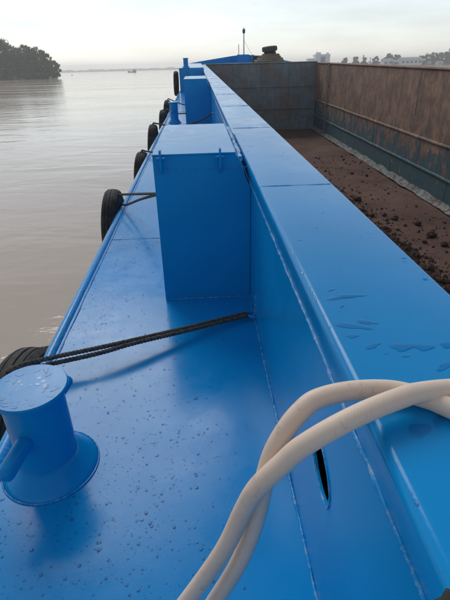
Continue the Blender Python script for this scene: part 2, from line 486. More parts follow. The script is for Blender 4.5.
# forward end of the port coaming and the starboard coaming
for i in range(9):
    y0 = YS + (YB + .4 - YS) * i / 9; y1 = YS + (YB + .4 - YS) * (i + 1) / 9
    P(MB().extrude([(XR, CT - .12), (XR, CT - .01), (XR + .01, CT), (XR + .39, CT), (XR + .40, CT - .01), (XR + .40, CT - .14)], y0 + .003, y1 - .003), 'coaming_plate', M_rust)
P(MB().tube([(XR - .02, YS, CT - .05), (XR - .02, YB, CT - .05)], .05, 10), 'coaming_edge_pipe', M_rust, smooth=60)
P(MB().box(XR + .38, XR + .395, YS, YB, DK - .03, CT - .03), 'coaming_wall', M_paint)

# ------------------------------------------------------------------ the hold
hold = empty('cargo_hold', I4, barge)
# floor, gently heaped with what is left of the cargo
mb = MB(); nx, ny = 46, 150; x0, x1, y0, y1 = XI - .02, XR, YS, YB
vs = []
for j in range(ny + 1):
    for i in range(nx + 1):
        x = x0 + (x1 - x0) * i / nx; y = y0 + (y1 - y0) * j / ny
        h_ = .10 * noise.noise(Vector((x * .5, y * .25, 0))) + .05 * noise.noise(Vector((x * 1.7, y * 1.3, 4))) + .02 * noise.noise(Vector((x * 5, y * 5, 9)))
        h_ += .5 * max(0, 1 - abs(x - 5.6) / 1.3) * max(0, min(1, (26 - y) / 14)) * (.6 + .6 * noise.noise(Vector((x, y * .7, 2))))
        vs.append((x, y, FL + h_))
mb.add(vs, [(j * (nx + 1) + i, j * (nx + 1) + i + 1, (j + 1) * (nx + 1) + i + 1, (j + 1) * (nx + 1) + i) for j in range(ny) for i in range(nx)])
P(mb, 'floor', M_dirt, hold, smooth=80)
# starboard wall: three strakes of plates between two half-round ribs
RB1, RB2 = -3.46, -4.70
rows = ((CT - .1, RB1, (YS, 4, 10, 16, 22, 30, 38, YB)), (RB1, RB2, (YS, 3, 9, 15, 21, 27, 33, 39, YB)), (RB2, FL - .1, (YS, 6, 12, 18, 24, 30.3, 36, YB)))
for zt, zb, yy in rows:
    for i in range(len(yy) - 1):
        o = P(MB().box(XR, XR + .02, yy[i] + .006, yy[i + 1] - .006, zb + .004, zt - .004), 'wall_plate', M_rust, hold)
        if i: bead((XR, yy[i], zt), (XR, yy[i], zb), .03, 'weld_bead', hold, M_rust, .12)
for z_ in (RB1, RB2):
    pts = [(XR + .01, YS + (YB - YS) * k / 60, z_ + .02 * noise.noise(Vector((k * .6, z_, 0)))) for k in range(61)]
    P(MB().tube(pts, .075, 10), 'wall_rib', M_rust, hold, smooth=60)
mb = MB()
vs = []; ny = 160
for j in range(ny + 1):
    y = YS + (YB - YS) * j / ny
    w = .22 + .10 * noise.noise(Vector((0, y * .8, 0)))
    vs += [(XR - w, y, FL + .06 + .06 * noise.noise(Vector((3, y * 2, 1)))), (XR - w * .45, y, FL + .14 + .06 * noise.noise(Vector((9, y * 2.3, 1)))), (XR + .004, y, FL + .30 + .10 * noise.noise(Vector((6, y * 1.1, 5))))]
mb.add(vs, [(j * 3 + k, j * 3 + k + 1, j * 3 + k + 4, j * 3 + k + 3) for j in range(ny) for k in range(2)])
P(mb, 'bilge_strip', M_bilge, hold, smooth=60)
# forward bulkhead
for i in range(4):
    xa = XI + (XR - XI) * i / 4; xb = XI + (XR - XI) * (i + 1) / 4
    for zt, zb in ((CT + .02, -2.35), (-2.35, -4.1), (-4.1, FL - .1)):
        P(MB().box(xa + .004, xb - .004, YB, YB + .02, zb + .004, zt - .004), 'bulkhead_plate', M_bulk, hold)
for z_ in (-2.35, -4.1):
    P(MB().box(XI, XR, YB - .07, YB - .001, z_ - .05, z_ + .05), 'bulkhead_rib', M_bulk, hold)
for i in (1, 2, 3):
    xa = XI + (XR - XI) * i / 4
    P(MB().box(xa - .02, xa + .02, YB - .05, YB - .002, FL, CT - .05), 'bulkhead_stiffener', M_bulk, hold)
P(MB().tube([(XI, YB - .01, CT + .03), (XR + .02, YB - .01, CT + .03)], .055, 10), 'bulkhead_edge_pipe', M_bulk, hold, smooth=60)
# rung ladder by the starboard forward corner
lad = empty('hold_ladder', Tr(XR - .10, 37.6, FL), hold)
for dy in (0, .42):
    MB().tube([(0, dy, .1), (0, dy, 5.25)], .028, 8).build('stile', M_bulk, lad, smooth=60)
rung = MB().tube([(0, 0, 0), (0, .42, 0)], .022, 6).mesh('rung', M_bulk, 60)
for k in range(15):
    o = bpy.data.objects.new('rung', rung); COL.objects.link(o); o.parent = lad; o.location = (0, 0, .35 + k * .34)
for z_ in (1.1, 2.4, 3.7, 5.1):
    MB().box(0, .11, -.05, .05, z_ - .05, z_ + .05).build('bracket', M_manila, lad)

# ------------------------------------------------------------------ boxes against the coaming
def storage_box(x0, x1, y0, y1, zt, lugs):
    b = empty('deck_box', Tr(.5 * (x0 + x1), y0, DK), barge)
    ox, oy = -.5 * (x0 + x1), -y0
    h = zt - DK
    q = -DK
    MB().extrude([(x0 + ox, .001), (XW - .003 + ox, .001), (XW - .003 + ox, -.775 + q), (.283 + ox, -.70 + q), (.262 + ox, -.615 + q), (.222 + ox, h - .012), (x0 + ox, h - .012)], 0, y1 - y0).build('body', M_paint, b)
    MB().box(x0 + ox - .003, (.222 + ox), -.003, y1 - y0 + .003, h - .011, h + .001).build('lid', M_paint, b, bevel=.003)
    bead((x0 + ox, -.002, h - .095), (XW + ox - .01, -.002, h - .095), .006, 'weld_bead', b, M_weld, .04)
    bead((x0 + ox, -.003, .003), (XW + ox, -.003, .003), .010, 'weld_bead', b, M_weld, .03)
    bead((.252 + ox, -.012, h - .042), (.252 + ox, y1 - y0, h - .042), .034, 'edge_weld', b, M_weld, .03)
    for lx_ in lugs:
        g = empty('lug', Tr(lx_ + ox, 0, h), b)
        # lozenge plate on edge with a cross pin
        pr = [(-.070, .012), (-.058, .034), (-.030, .038), (.0, .012), (-.0, -.085), (-.022, -.125), (-.052, -.09)]
        vs = [(-.007, y, z) for y, z in pr] + [(.007, y, z) for y, z in pr]; k = len(pr)
        MB().add(vs, [tuple(range(k)), tuple(range(2 * k - 1, k - 1, -1))] + [(i, (i + 1) % k, k + (i + 1) % k, k + i) for i in range(k)]).build('plate', M_paint, g, bevel=.002)
        MB().tube([(-.028, -.038, -.02), (.028, -.038, -.02)], .008, 8).build('pin', M_paint, g, smooth=60)
    return b
b1 = storage_box(-.316, .32, 3.0, 4.42, -.545, (-.262, .118))
b1['label'] = 'nearest tall blue steel box welded against the coaming'
b2 = storage_box(-.375, .32, 13.1, 15.1, -.50, ())
b2['label'] = 'second tall blue steel box further towards the bow'

# ------------------------------------------------------------------ bollards
def bollard(x, y, z, name='bollard', seg=48):
    b = empty('bollard', Tr(x, y, z), barge)
    MB().lathe([(.124, .02), (.124, .425)], seg).build('post', M_paint, b, smooth=40)
    MB().lathe([(.143, .425), (.150, .430), (.150, .444), (.146, .450), (.09, .4505), (.0001, .449)], seg).build('top_plate', M_paint, b, smooth=30)
    pr = [(.203, .0), (.200, .010), (.188, .022), (.162, .048), (.140, .075), (.1245, .088)]
    MB().lathe(pr, seg).build('skirt', M_paint, b, smooth=50)
    ring = [(.206 * math.cos(t_), .206 * math.sin(t_), .003) for t_ in [2 * math.pi * k / 60 for k in range(60)]]
    MB().tube(ring, [.0045 + .002 * noise.noise(Vector((k, 0, 0))) for k in range(60)], 6, closed=True).build('weld_bead', M_weld, b, smooth=60)
    d = Vector((-.16, -1, -.12)).normalized()
    for s_ in (1, -1):
        q = Vector((d.x * s_, d.y * s_, 0))
        pts = [Vector((0, 0, .27)) + q * t_ + Vector((0, 0, -.08 * max(0, t_ - .1))) for t_ in (.09, .20, .27, .285, .292)]
        MB().tube(pts, [.034, .034, .034, .029, .016], 20).build('horn', M_paint, b, smooth=45)
    return b
bollard(-.735, 1.47, DK)
bollard(-.70, 13.4, DK).scale = (.9, .9, 1.2)
# forecastle: raised block at the bow, side deck to coaming
fc = empty('forecastle', I4, barge)
ZF = -.50
mb = MB().box(XE + .05, XW - .004, YF, 44, DK - .02, ZF)
P(mb, 'house', M_paint, fc)
P(MB().extrude([(XE + .03, ZF + .002), (XE + .03, ZF + .02), (XW - .01, ZF + .02), (XW - .01, ZF + .002)], YF - .02, 44), 'top_plate', M_paint, fc)
P(MB().box(-.42, XW - .006, YF - .55, YF - .001, DK - .01, ZF - .03), 'front_box', M_paint, fc)
bollard(-.60, 26.6, ZF + .02)
# foredeck and bow bulwark
fd = [(XE + .05, YB + .45), (XE + .05, 44), (1.1, 50.6), (3.9, 55.8), (XM, 57.2), (6.8, 55.8), (9.6, 50.6), (10.2, 46), (10.2, YB + .45)]
n = len(fd)
P(MB().add([(x, y, CT - .02) for x, y in fd] + [(x, y, DK - .05) for x, y in fd], [tuple(range(n))] + [(i, (i + 1) % n, n + (i + 1) % n, n + i) for i in range(n)]), 'foredeck', M_paint)
def bulw(pts, tops, name='bulwark'):
    mb = MB(); vs = []
    for (x, y), zt in zip(pts, tops):
        d = Vector((XM - x, 40 - y)).normalized() * .08
        vs += [(x, y, CT - .1), (x, y, zt), (x + d.x, y + d.y, zt), (x + d.x, y + d.y, CT - .1)]
    m = len(pts)
    mb.add(vs, [(4 * i + k, 4 * i + (k + 1) % 4, 4 * i + 4 + (k + 1) % 4, 4 * i + 4 + k) for i in range(m - 1) for k in range(4)] + [(0, 1, 2, 3), (4 * m - 4, 4 * m - 3, 4 * m - 2, 4 * m - 1)])
    return P(mb, name, M_paint)
bulw([(XE + .0, 44), (1.1, 50.6), (3.9, 55.8), (XM, 57.2), (6.8, 55.8), (9.6, 50.6), (XRE, 44)], [-.5, -.28, .02, .13, -.02, -.64, -.70])
wl = empty('anchor_winch', Tr(6.3, 50, CT - .02), barge)
MB().box(-.9, .9, -.3, .3, 0, .18).build('bed', M_dark, wl, bevel=.02)
MB().tube([(-.75, 0, .42), (.75, 0, .42)], .2, 16).build('drum', M_dark, wl, smooth=40)
for x in (-.82, .82): MB().lathe([(.30, -.04), (.30, .04)], 20, Tr(x, 0, .42) @ Matrix.Rotation(math.pi / 2, 4, 'Y')).build('flange', M_dark, wl, smooth=40)
# light mast on the centre line
ms = empty('light_mast', Tr(5.05, 55.0, CT - .02), barge)
MB().tube([(0, 0, 0), (0, 0, 2.7)], [.075, .06], 12).build('pole', M_white, ms, smooth=40)
MB().lathe([(.09, 2.7), (.13, 2.74), (.15, 2.86), (.15, 3.02), (.10, 3.10), (.03, 3.14), (.03, 3.26), (.0001, 3.27)], 16).build('lamp', M_lamp, ms, smooth=40)
MB().tube([(-.55, 0, 0), (-.55, 0, 1.7)], .03, 8).build('antenna', M_lamp, ms, smooth=40)
MB().box(-.75, .55, -.2, .2, .0, .75).build('base_locker', M_paint, ms, bevel=.02)
MB().tube([(0, 0, 2.1), (.9, .2, .7)], .012, 6).build('stay', M_lamp, ms)

# pad eyes on the coaming foot that the fender ropes are made fast to
def pad_eye(p, rot=0):
    g = empty('pad_eye', Tr(*p) @ Matrix.Rotation(rot, 4, 'Z'), barge)
    pts = [(-.045 * math.sin(t_) - .004, .035 * math.cos(t_), .015) for t_ in [math.pi * k / 10 for k in range(11)]]
    MB().tube(pts, .009, 8).build('loop', M_paint, g, smooth=50)
    return g
eyes = {}
# ------------------------------------------------------------------ hoses, ropes and tyres
def rope_mesh(pts, r, pitch, n=12, seg=6):
    C_ = spline(pts, n); D = [0]
    for i in range(1, len(C_)): D.append(D[-1] + (C_[i] - C_[i - 1]).length)
    step = min(pitch / 9, .02) if r > .009 else .05; m = max(8, int(D[-1] / step)); S = []
    i = 0
    for k in range(m + 1):
        t = D[-1] * k / m
        while i < len(D) - 2 and D[i + 1] < t: i += 1
        u = (t - D[i]) / max(1e-9, D[i + 1] - D[i]); S.append(C_[i].lerp(C_[i + 1], u))
    mb = MB()
    up0 = None; fr = []
    for k, p in enumerate(S):
        t = (S[min(k + 1, m)] - S[max(k - 1, 0)]).normalized()
        up0 = t.orthogonal().normalized() if up0 is None else (up0 - t * up0.dot(t)).normalized()
        fr.append((up0.copy(), t.cross(up0)))
    for q in range(3):
        L_ = []
        for k, p in enumerate(S):
            a_ = 2 * math.pi * (q / 3 + D[-1] * k / m / pitch)
            L_.append(p + (fr[k][0] * math.cos(a_) + fr[k][1] * math.sin(a_)) * r * .60)
        mb.add([], []); mb.tube(L_, r * .50, seg)
    return mb
def on_barge(mb, name, mat, base, label, cat, group=None, smooth=60):
    base = Vector(base)
    mb.v = [(x - base.x, y - base.y, z - base.z) for x, y, z in mb.v]
    o = bpy.data.objects.new(name, mb.mesh(name, mat, smooth)); COL.objects.link(o)
    o.matrix_world = T @ Tr(*base)
    return tag(o, label, cat, group)

# tyre fenders, axis athwartships
def tyre_parts(R=.50, W=.21, seg=64):
    hw = W / 2
    prof = [(R * .56, -hw * .55), (R * .60, -hw * .86), (R * .74, -hw * 1.02), (R * .87, -hw * .98), (R * .955, -hw * .84),
            (R * .99, -hw * .62), (R, -hw * .50), (R * .992, -hw * .47), (R * .992, -hw * .38), (R * 1.005, -hw * .34),
            (R * 1.01, -hw * .06), (R * .993, -hw * .03), (R * .993, hw * .05), (R * 1.01, hw * .08), (R * 1.005, hw * .34), (R * .992, hw * .38), (R * .992, hw * .47), (R, hw * .50),
            (R * .99, hw * .62), (R * .955, hw * .84), (R * .87, hw * .98), (R * .74, hw * 1.02), (R * .60, hw * .86), (R * .56, hw * .55),
            (R * .62, hw * .5), (R * .80, hw * .75), (R * .90, hw * .4), (R * .90, -hw * .4), (R * .80, -hw * .75), (R * .62, -hw * .5)]
    Mx = Matrix.Rotation(math.pi / 2, 4, 'Y')
    return MB().lathe(prof, seg, Mx, closed=True)
tyre_me = tyre_parts().mesh('tyre_fender', M_tyre, 32)
tyres = [  # x, y, z of centre, lean, scale, label
    (-1.19, 2.20, -2.09, .08, 1.08, 'black tyre fender hanging beside the near bollard'),
    (-1.16, 2.48, -2.20, .03, .96, 'second black tyre fender close ahead of the one beside the near bollard'),
    (-1.135, 5.50, -1.86, .06, .92, 'black tyre fender standing proud of the deck beside the nearest box'),
    (-1.15, 8.85, -2.03, .05, .96, 'small black tyre fender just left of the nearest box lid'),
    (-1.145, 11.35, -1.85, .08, .96, 'tall black tyre fender beyond the nearest box, between box and second bollard'),
    (-1.15, 15.1, -1.90, .05, .98, 'black tyre fender beside the second bollard'),
    (-1.15, 17.55, -1.82, .05, 1.0, 'black tyre fender just past the second bollard'),
    (-1.17, 26.8, -1.23, .03, 1.2, 'farthest black tyre fender against the raised bow'),
]
for (x, y, z, lean, sc, lab) in tyres:
    o = bpy.data.objects.new('tyre_fender', tyre_me); COL.objects.link(o)
    o.matrix_world = T @ Tr(x, y, z) @ Matrix.Rotation(lean, 4, 'Y') @ Matrix.Rotation(random.uniform(-.06, .06), 4, 'Z') @ Matrix.Scale(sc, 4)
    tag(o, lab, 'tyre', 'tyre fenders along the port side')

# fender ropes: doubled line from each tyre to an eye
def fender_rope(strands, r, label, pitch=.062, n=12, seg=6):
    mb = MB()
    for s in strands:
        m_ = rope_mesh(s, r, pitch, n, seg); mb.add(m_.v, m_.f)
    return on_barge(mb, 'fender_rope', M_rope, strands[0][0], label, 'rope', 'ropes tying the tyre fenders')
e1_ = Vector((XW - .05, 2.66, DK + .035))
pad_eye((XW, 2.66, DK + .02))
def pxp(L_): return [on_z(*q) for q in L_]
fender_rope([[(-1.20, 2.15, -1.80), (-1.19, 2.16, -1.60)] + pxp([(18, 366, -1.47), (50, 358, -1.475), (100, 347.5, -1.49), (140, 338.5, -1.51), (190, 327, -1.54), (243, 314, -1.56)]) + [e1_],
             [(-1.16, 2.22, -1.80), (-1.14, 2.21, -1.62)] + pxp([(42, 366, -1.52), (60, 362, -1.515), (100, 353, -1.505), (135, 343, -1.505), (190, 330, -1.54), (243, 316.5, -1.562)]) + [e1_ + Vector((-.005, .005, -.014))]],
            .0135, 'doubled dark rope from the near tyre across the deck to the coaming')
def pyp(L_): return [on_y(*q) for q in L_]
rope_end = on_y(157, 193.5, 4.32)
pad_eye((-.316, 4.32, rope_end.z))
fender_rope([[(-1.15, 5.52, -1.70), (-1.14, 5.5, -1.44)] + pyp([(119, 194.5, 5.45), (137, 194, 4.9)]) + [rope_end, (-.345, 4.32, rope_end.z + .01)],
             [(-1.08, 5.5, -1.70), (-1.04, 5.44, -1.52)] + pyp([(125, 205, 5.35), (140, 199.5, 4.9)]) + [rope_end - Vector((0, 0, .012)), (-.345, 4.32, rope_end.z)]],
            .013, 'dark rope pair from the second tyre to the side of the nearest box')
fender_rope([[(-1.15, 8.85, -1.75), (-1.12, 8.83, -1.535), (-1.02, 8.80, -1.53), (-.5, 8.1, -1.50), (.1, 7.75, -1.55), (.27, 7.65, -1.565)]],
            .016, 'short dark rope by the small tyre left of the box lid', .09)
pad_eye((XW, 7.65, DK + .02))
fender_rope([[(-1.14, 11.35, -1.55), (-1.1, 11.33, -1.355), (-1.0, 11.3, -1.35), (-.5, 10.9, -1.38), (.0, 11.0, -1.28), (.28, 11.05, -1.13)]],
            .018, 'dark rope running from the tall tyre across to the coaming behind the box', .1)
pad_eye((XW, 11.05, -1.14))
fender_rope([[(-1.14, 15.1, -1.6), (-1.1, 15.08, -1.395), (-1.0, 15.05, -1.39), (-.7, 14.4, -1.45), (-.38, 14.2, -1.44)]],
            .018, 'dark rope from the tyre beside the second bollard to the second box', .1)
fender_rope([[(-1.14, 17.55, -1.6), (-1.1, 17.53, -1.30), (-1.0, 17.5, -1.31), (-.5, 17.3, -1.48), (.28, 17.2, -1.56)]],
            .018, 'dark rope from the tyre just past the second bollard, across the side deck', .1)

# suction hose: two runs thrown over the coaming
def hose(pix, label):
    pts = [on_z(u, v, z) for u, v, z in pix]
    C_ = spline(pts, 14)
    mb = MB(); mb.tube(C_, .0195, 28)
    return on_barge(mb, 'hose', HOSE_MAT, C_[0], label, 'hose', 'hoses over the coaming', smooth=60)
# fabric-reinforcement diamond relief on the hose
a = M_hose
wv = a.n('ShaderNodeTexWave'); wv.inputs['Scale'].default_value = 75; wv.inputs['Distortion'].default_value = 1.0
mpv = a.n('ShaderNodeMapping'); mpv.inputs['Rotation'].default_value = (.6, .3, .8); a.l(a.tc.outputs['Object'], mpv.inputs[0]); a.l(mpv.outputs[0], wv.inputs['Vector'])
wv2 = a.n('ShaderNodeTexWave'); wv2.inputs['Scale'].default_value = 75; wv2.inputs['Distortion'].default_value = 1.0
mpv2 = a.n('ShaderNodeMapping'); mpv2.inputs['Rotation'].default_value = (-.6, .3, -.8); a.l(a.tc.outputs['Object'], mpv2.inputs[0]); a.l(mpv2.outputs[0], wv2.inputs['Vector'])
a.bump(a.math('ADD', wv.outputs['Fac'], wv2.outputs['Fac']), .10, .0012); a.bump(a.noise(30, 3), .15, .004)
HOSE_MAT = a.m
ZH = CT + .0195
hose([(560, 395, ZH), (500, 387, ZH), (450, 389, ZH + .010), (417, 393, ZH + .022), (400, 398, ZH + .022), (367, 411, ZH + .018), (333, 428, ZH), (300, 448, -.62), (283, 463, -.655), (257, 488, -.72),
      (243, 511, -.80), (223, 551, -.93), (189, 598, -1.12), (155, 640, -1.30), (115, 690, -1.50), (60, 740, -1.575)], 'front beige hose crossing over the other on the coaming')
hose([(570, 470, ZH), (500, 430, ZH), (450, 408, ZH), (425, 398, ZH - .0), (390, 390, ZH - .001), (350, 391, ZH + .003), (317, 399, -.585), (300, 412, -.60), (285, 431, -.63), (272, 455, -.68), (264, 482, -.745),
      (258, 510, -.82), (250, 537, -.90), (236, 568, -1.0), (214, 602, -1.15), (184, 645, -1.33), (150, 700, -1.5), (120, 730, -1.575)], 'back beige hose passing under the other over the coaming lip')
# rag tucked on the coaming at the bottom right corner of the picture
c0 = on_z(449, 600, CT + .008)
bm = bmesh.new(); bmesh.ops.create_icosphere(bm, subdivisions=3, radius=1)
for v in bm.verts:
    d = 1 + .35 * noise.noise(v.co * 2.1) + .12 * noise.noise(v.co * 6)
    v.co = Vector((v.co.x * 0.024 * d, v.co.y * .018 * d, v.co.z * .012 * d))
me = bpy.data.meshes.new('rag'); bm.to_mesh(me); bm.free(); me.materials.append(M_green)
me.polygons.foreach_set('use_smooth', [True] * len(me.polygons))
o = bpy.data.objects.new('rag', me); COL.objects.link(o); o.matrix_world = T @ Tr(*(c0 + Vector((.010, -.006, 0))))
tag(o, 'small crumpled dark green rag on the coaming, bottom right', 'rag')

# ------------------------------------------------------------------ gear on the foredeck
yc = 45.6; cx_ = 6.55
mb = MB()
for k, (rr, zz, tr) in enumerate(((1.12, .12, .13), (.98, .27, .12), (.82, .42, .12), (.60, .56, .11), (1.0, .05, .10))):
    pts = []
    for q in range(48):
        t_ = 2 * math.pi * q / 48; w = 1 + .16 * noise.noise(Vector((math.cos(t_) * 1.5, math.sin(t_) * 1.5, k * 3)))
        pts.append((rr * w * 1.12 * math.cos(t_), rr * w * math.sin(t_), zz + .05 * noise.noise(Vector((math.cos(t_) * 2, math.sin(t_) * 2, k * 5 + 1)))))
    mb.tube(pts, tr, 8, closed=True)
mb.lathe([(.85, .02), (.75, .25), (.55, .5), (.0001, .55)], 24)
mb.v = [(x + cx_, y + yc, z * 1.1 + CT - .02) for x, y, z in mb.v]
on_barge(mb, 'rope_coil', M_manila, (cx_, yc, CT - .02), 'tan heap of coiled mooring rope on the bow', 'rope coil')
mb = MB()
Md = Tr(0, 0, .66) @ Matrix.Rotation(R_(-6), 4, 'Y') @ Matrix.Rotation(R_(4), 4, 'X')
mb.lathe([(.50, 0), (.55, .04), (.55, .16), (.50, .20), (.50, .24), (.62, .27), (.68, .34), (.68, .56), (.62, .64), (.40, .64), (.36, .56), (.36, .05)], 40, Md)
mb.v = [(x + cx_ - .02, y + yc, z + CT - .02) for x, y, z in mb.v]
on_barge(mb, 'tyre_stack', M_drum, (cx_, yc, CT), 'weathered dark brown tyres stacked on the tan rope coil', 'tyres', smooth=40)

# ------------------------------------------------------------------ clods of cargo left in the hold
clod_me = []
for k in range(5):
    bm = bmesh.new(); bmesh.ops.create_icosphere(bm, subdivisions=2, radius=1)
    for v in bm.verts:
        d = 1 + .55 * noise.noise(v.co * 1.3 + Vector((k * 9, 0, 0))) + .25 * noise.noise(v.co * 3.5 + Vector((0, k * 5, 0)))
        v.co = Vector((v.co.x * d, v.co.y * d * .85, v.co.z * d * .6))
    me = bpy.data.meshes.new('dirt_clod'); bm.to_mesh(me); bm.free(); me.materials.append(M_clod); clod_me.append(me)
def floor_h(x, y):
    h_ = .10 * noise.noise(Vector((x * .5, y * .25, 0))) + .05 * noise.noise(Vector((x * 1.7, y * 1.3, 4)))
    return FL + h_ + .5 * max(0, 1 - abs(x - 5.6) / 1.3) * max(0, min(1, (26 - y) / 14)) * (.6 + .6 * noise.noise(Vector((x, y * .7, 2))))
big_clods = [(358, 198, .30), (395, 218, .18), (418, 222, .22), (432, 233, .30), (396, 216, .15), (352, 172, .16), (342, 156, .12), (405, 250, .2), (430, 268, .25), (385, 228, .2), (415, 255, .25), (440, 282, .25), (372, 214, .2), (445, 243, .22), (425, 240, .15)]
for i, (u, v, s) in enumerate(big_clods):
    p = on_z(u, v, FL + .1)
    o = bpy.data.objects.new('dirt_clod', clod_me[i % 5]); COL.objects.link(o)
    o.matrix_world = T @ Tr(p.x, p.y, floor_h(p.x, p.y) + s * .25) @ Matrix.Rotation(random.uniform(0, 6.28), 4, 'Z') @ Matrix.Scale(s * .62, 4)
    tag(o, 'dark clod of earth lying on the brown hold floor', 'clod', 'clods on the hold floor')
mb = MB()
ico = [(0, 0, 1), (.9, 0, .3), (-.3, .85, .3), (-.7, -.6, .2), (.4, -.8, -.1), (.3, .7, -.4), (-.8, .3, -.5), (0, 0, -.7)]
icf = [(0, 1, 2), (0, 2, 3), (0, 3, 4), (0, 4, 1), (1, 5, 2), (2, 6, 3), (1, 4, 5), (4, 7, 5), (3, 6, 7), (3, 7, 4), (5, 7, 6), (5, 6, 2)]
for k in range(9500):
    if k < 8600: x = 5.75 + random.gauss(0, .62) - .02 * random.random(); y = 8 + abs(random.gauss(0, 6.5))
    else: x = random.uniform(3, 9.6); y = random.uniform(8, 30)
    s = min(.15, .034 * math.exp(random.gauss(0, .5)))
    z = floor_h(x, y) + s * .3; ra = random.uniform(0, 6.28); c, sn = math.cos(ra), math.sin(ra)
    mb.add([(x + s * (c * a_ - sn * b_) * random.uniform(.8, 1.2), y + s * (sn * a_ + c * b_), z + s * .7 * e_) for a_, b_, e_ in ico], icf)
o = on_barge(mb, 'rubble', M_clod, (5.5, 12, FL), 'scattered crumbs of dark earth on the hold floor', 'rubble', smooth=None); o['kind'] = 'stuff'

# ------------------------------------------------------------------ rain drops on the paint
def drops(name, spots, label, mat=None):
    mb = MB()
    for (x, y, z, r_, el, an, hh) in spots:
        seg = 9 if r_ < .007 else 28
        ca, sa = math.cos(an), math.sin(an); ph = random.uniform(0, 6); vs = []
        for ring, hz in ((1.0, -.0004), (.88, hh * .7), (.55, hh * .97)):
            for k in range(seg):
                t_ = 2 * math.pi * k / seg
                w = 1 + (.07 if r_ < .009 else .20) * math.sin(2 * t_ + ph) + (.06 if r_ < .009 else .14) * math.sin(3 * t_ + ph * 2) + (0 if r_ < .009 else .06 * math.sin(5 * t_ + ph * 3))
                px, py = r_ * el * ring * w * math.cos(t_), r_ * ring * w * math.sin(t_)
                vs.append((x + ca * px - sa * py, y + sa * px + ca * py, z + hz))
        vs.append((x, y, z + hh))
        fs = [(i * seg + k, i * seg + (k + 1) % seg, (i + 1) * seg + (k + 1) % seg, (i + 1) * seg + k) for i in range(2) for k in range(seg)]
        fs += [(2 * seg + k, 2 * seg + (k + 1) % seg, 3 * seg) for k in range(seg)]
        fs.append(tuple(range(seg - 1, -1, -1)))
        mb.add(vs, fs)
    o = on_barge(mb, name, mat or M_drop, (0, 2, DK), label, 'water drops'); o['kind'] = 'stuff'; return o
sp = []
rng = random.Random(11)
def clear(x, y):
    if (x + .735) ** 2 + (y - 1.47) ** 2 < .225 ** 2: return False
    if x > -.34 and y > 2.97 and y < 4.45: return False
    return XE + .07 < x < XW - .03
while len(sp) < 4200:
    x = rng.uniform(XE + .07, XW - .03); y = .55 + 6.5 * rng.random() ** 1.25
    dens = .30 + 1.3 * max(0, noise.noise(Vector((x * 1.7, y * 1.1, 8))) + .15) - .55 * max(0, min(1, (x + .1) * 2.2))
    if not clear(x, y) or rng.random() > dens: continue
    r_ = min(.0065, .0021 * math.exp(rng.gauss(0, .50)))
    sp.append((x, y, DK, r_, rng.uniform(1, 1.7), rng.gauss(.9, .5), min(.0028, r_ * .45)))
drops('deck_rain_drops', sp, 'rain drops beaded over the blue side deck')
sp = []
while len(sp) < 40:                              # bollard top: broad puddled drops
    a_ = rng.uniform(0, 6.28); q = .135 * math.sqrt(rng.random())
    r_ = rng.choice((.003, .004, .006, .008, .012))
    if q + r_ * 1.6 > .143: continue
    sp.append((-.735 + q * math.cos(a_), 1.47 + q * math.sin(a_), DK + .4505, r_, rng.uniform(1.1, 2.2), rng.uniform(0, 3), .0006))
drops('bollard_rain_drops', sp, 'flat puddled drops on the near bollard top', M_puddle)
sp = []
for (u, v, r_, el, an) in ((338, 298, .012, 2.6, .1), (350, 296, .014, 2.8, -.1), (342, 306, .006, 2, .8), (352, 326, .016, 2.6, -.4), (366, 322, .012, 2.2, -.5), (352, 336, .009, 2, .2), (372, 346, .010, 2.2, .3), (402, 347, .016, 2.0, .3), (424, 347, .014, 2.1, .2), (405, 356, .006, 2, .1),
                           (448, 345, .012, 2, .3), (445, 366, .012, 2, .6), (331, 290, .007, 2, .4), (440, 290, .007, 1.6, .4), (404, 258, .007, 1.6, .3), (425, 279, .008, 1.4, 1), (377, 432, .006, 1.8, 1), (420, 430, .014, 2, .6), (440, 420, .010, 2, .6), (300, 240, .006, 2, .5)):
    p = on_z(u, v, CT)
    if lx + .04 < p.x < XI - .03: sp.append((p.x, p.y, CT, r_, el, an, .0008))
for k in range(90):
    x = rng.uniform(lx + .04, XI - .03); y = .3 + rng.random() * 4
    r_ = .0025 * math.exp(rng.gauss(0, .45)); sp.append((x, y, CT, r_, rng.uniform(1, 2), rng.gauss(.6, .5), r_ * .35))
for k in range(70):
    t_ = YS and rng.uniform(.4, 4.2); sp.append((lx + .012, t_, CT - .003, .003 * math.exp(rng.gauss(0, .3)), 1.6, 1.57, .002))
drops('coaming_rain_drops', sp, 'shallow rain puddles on the coaming top', M_puddle)

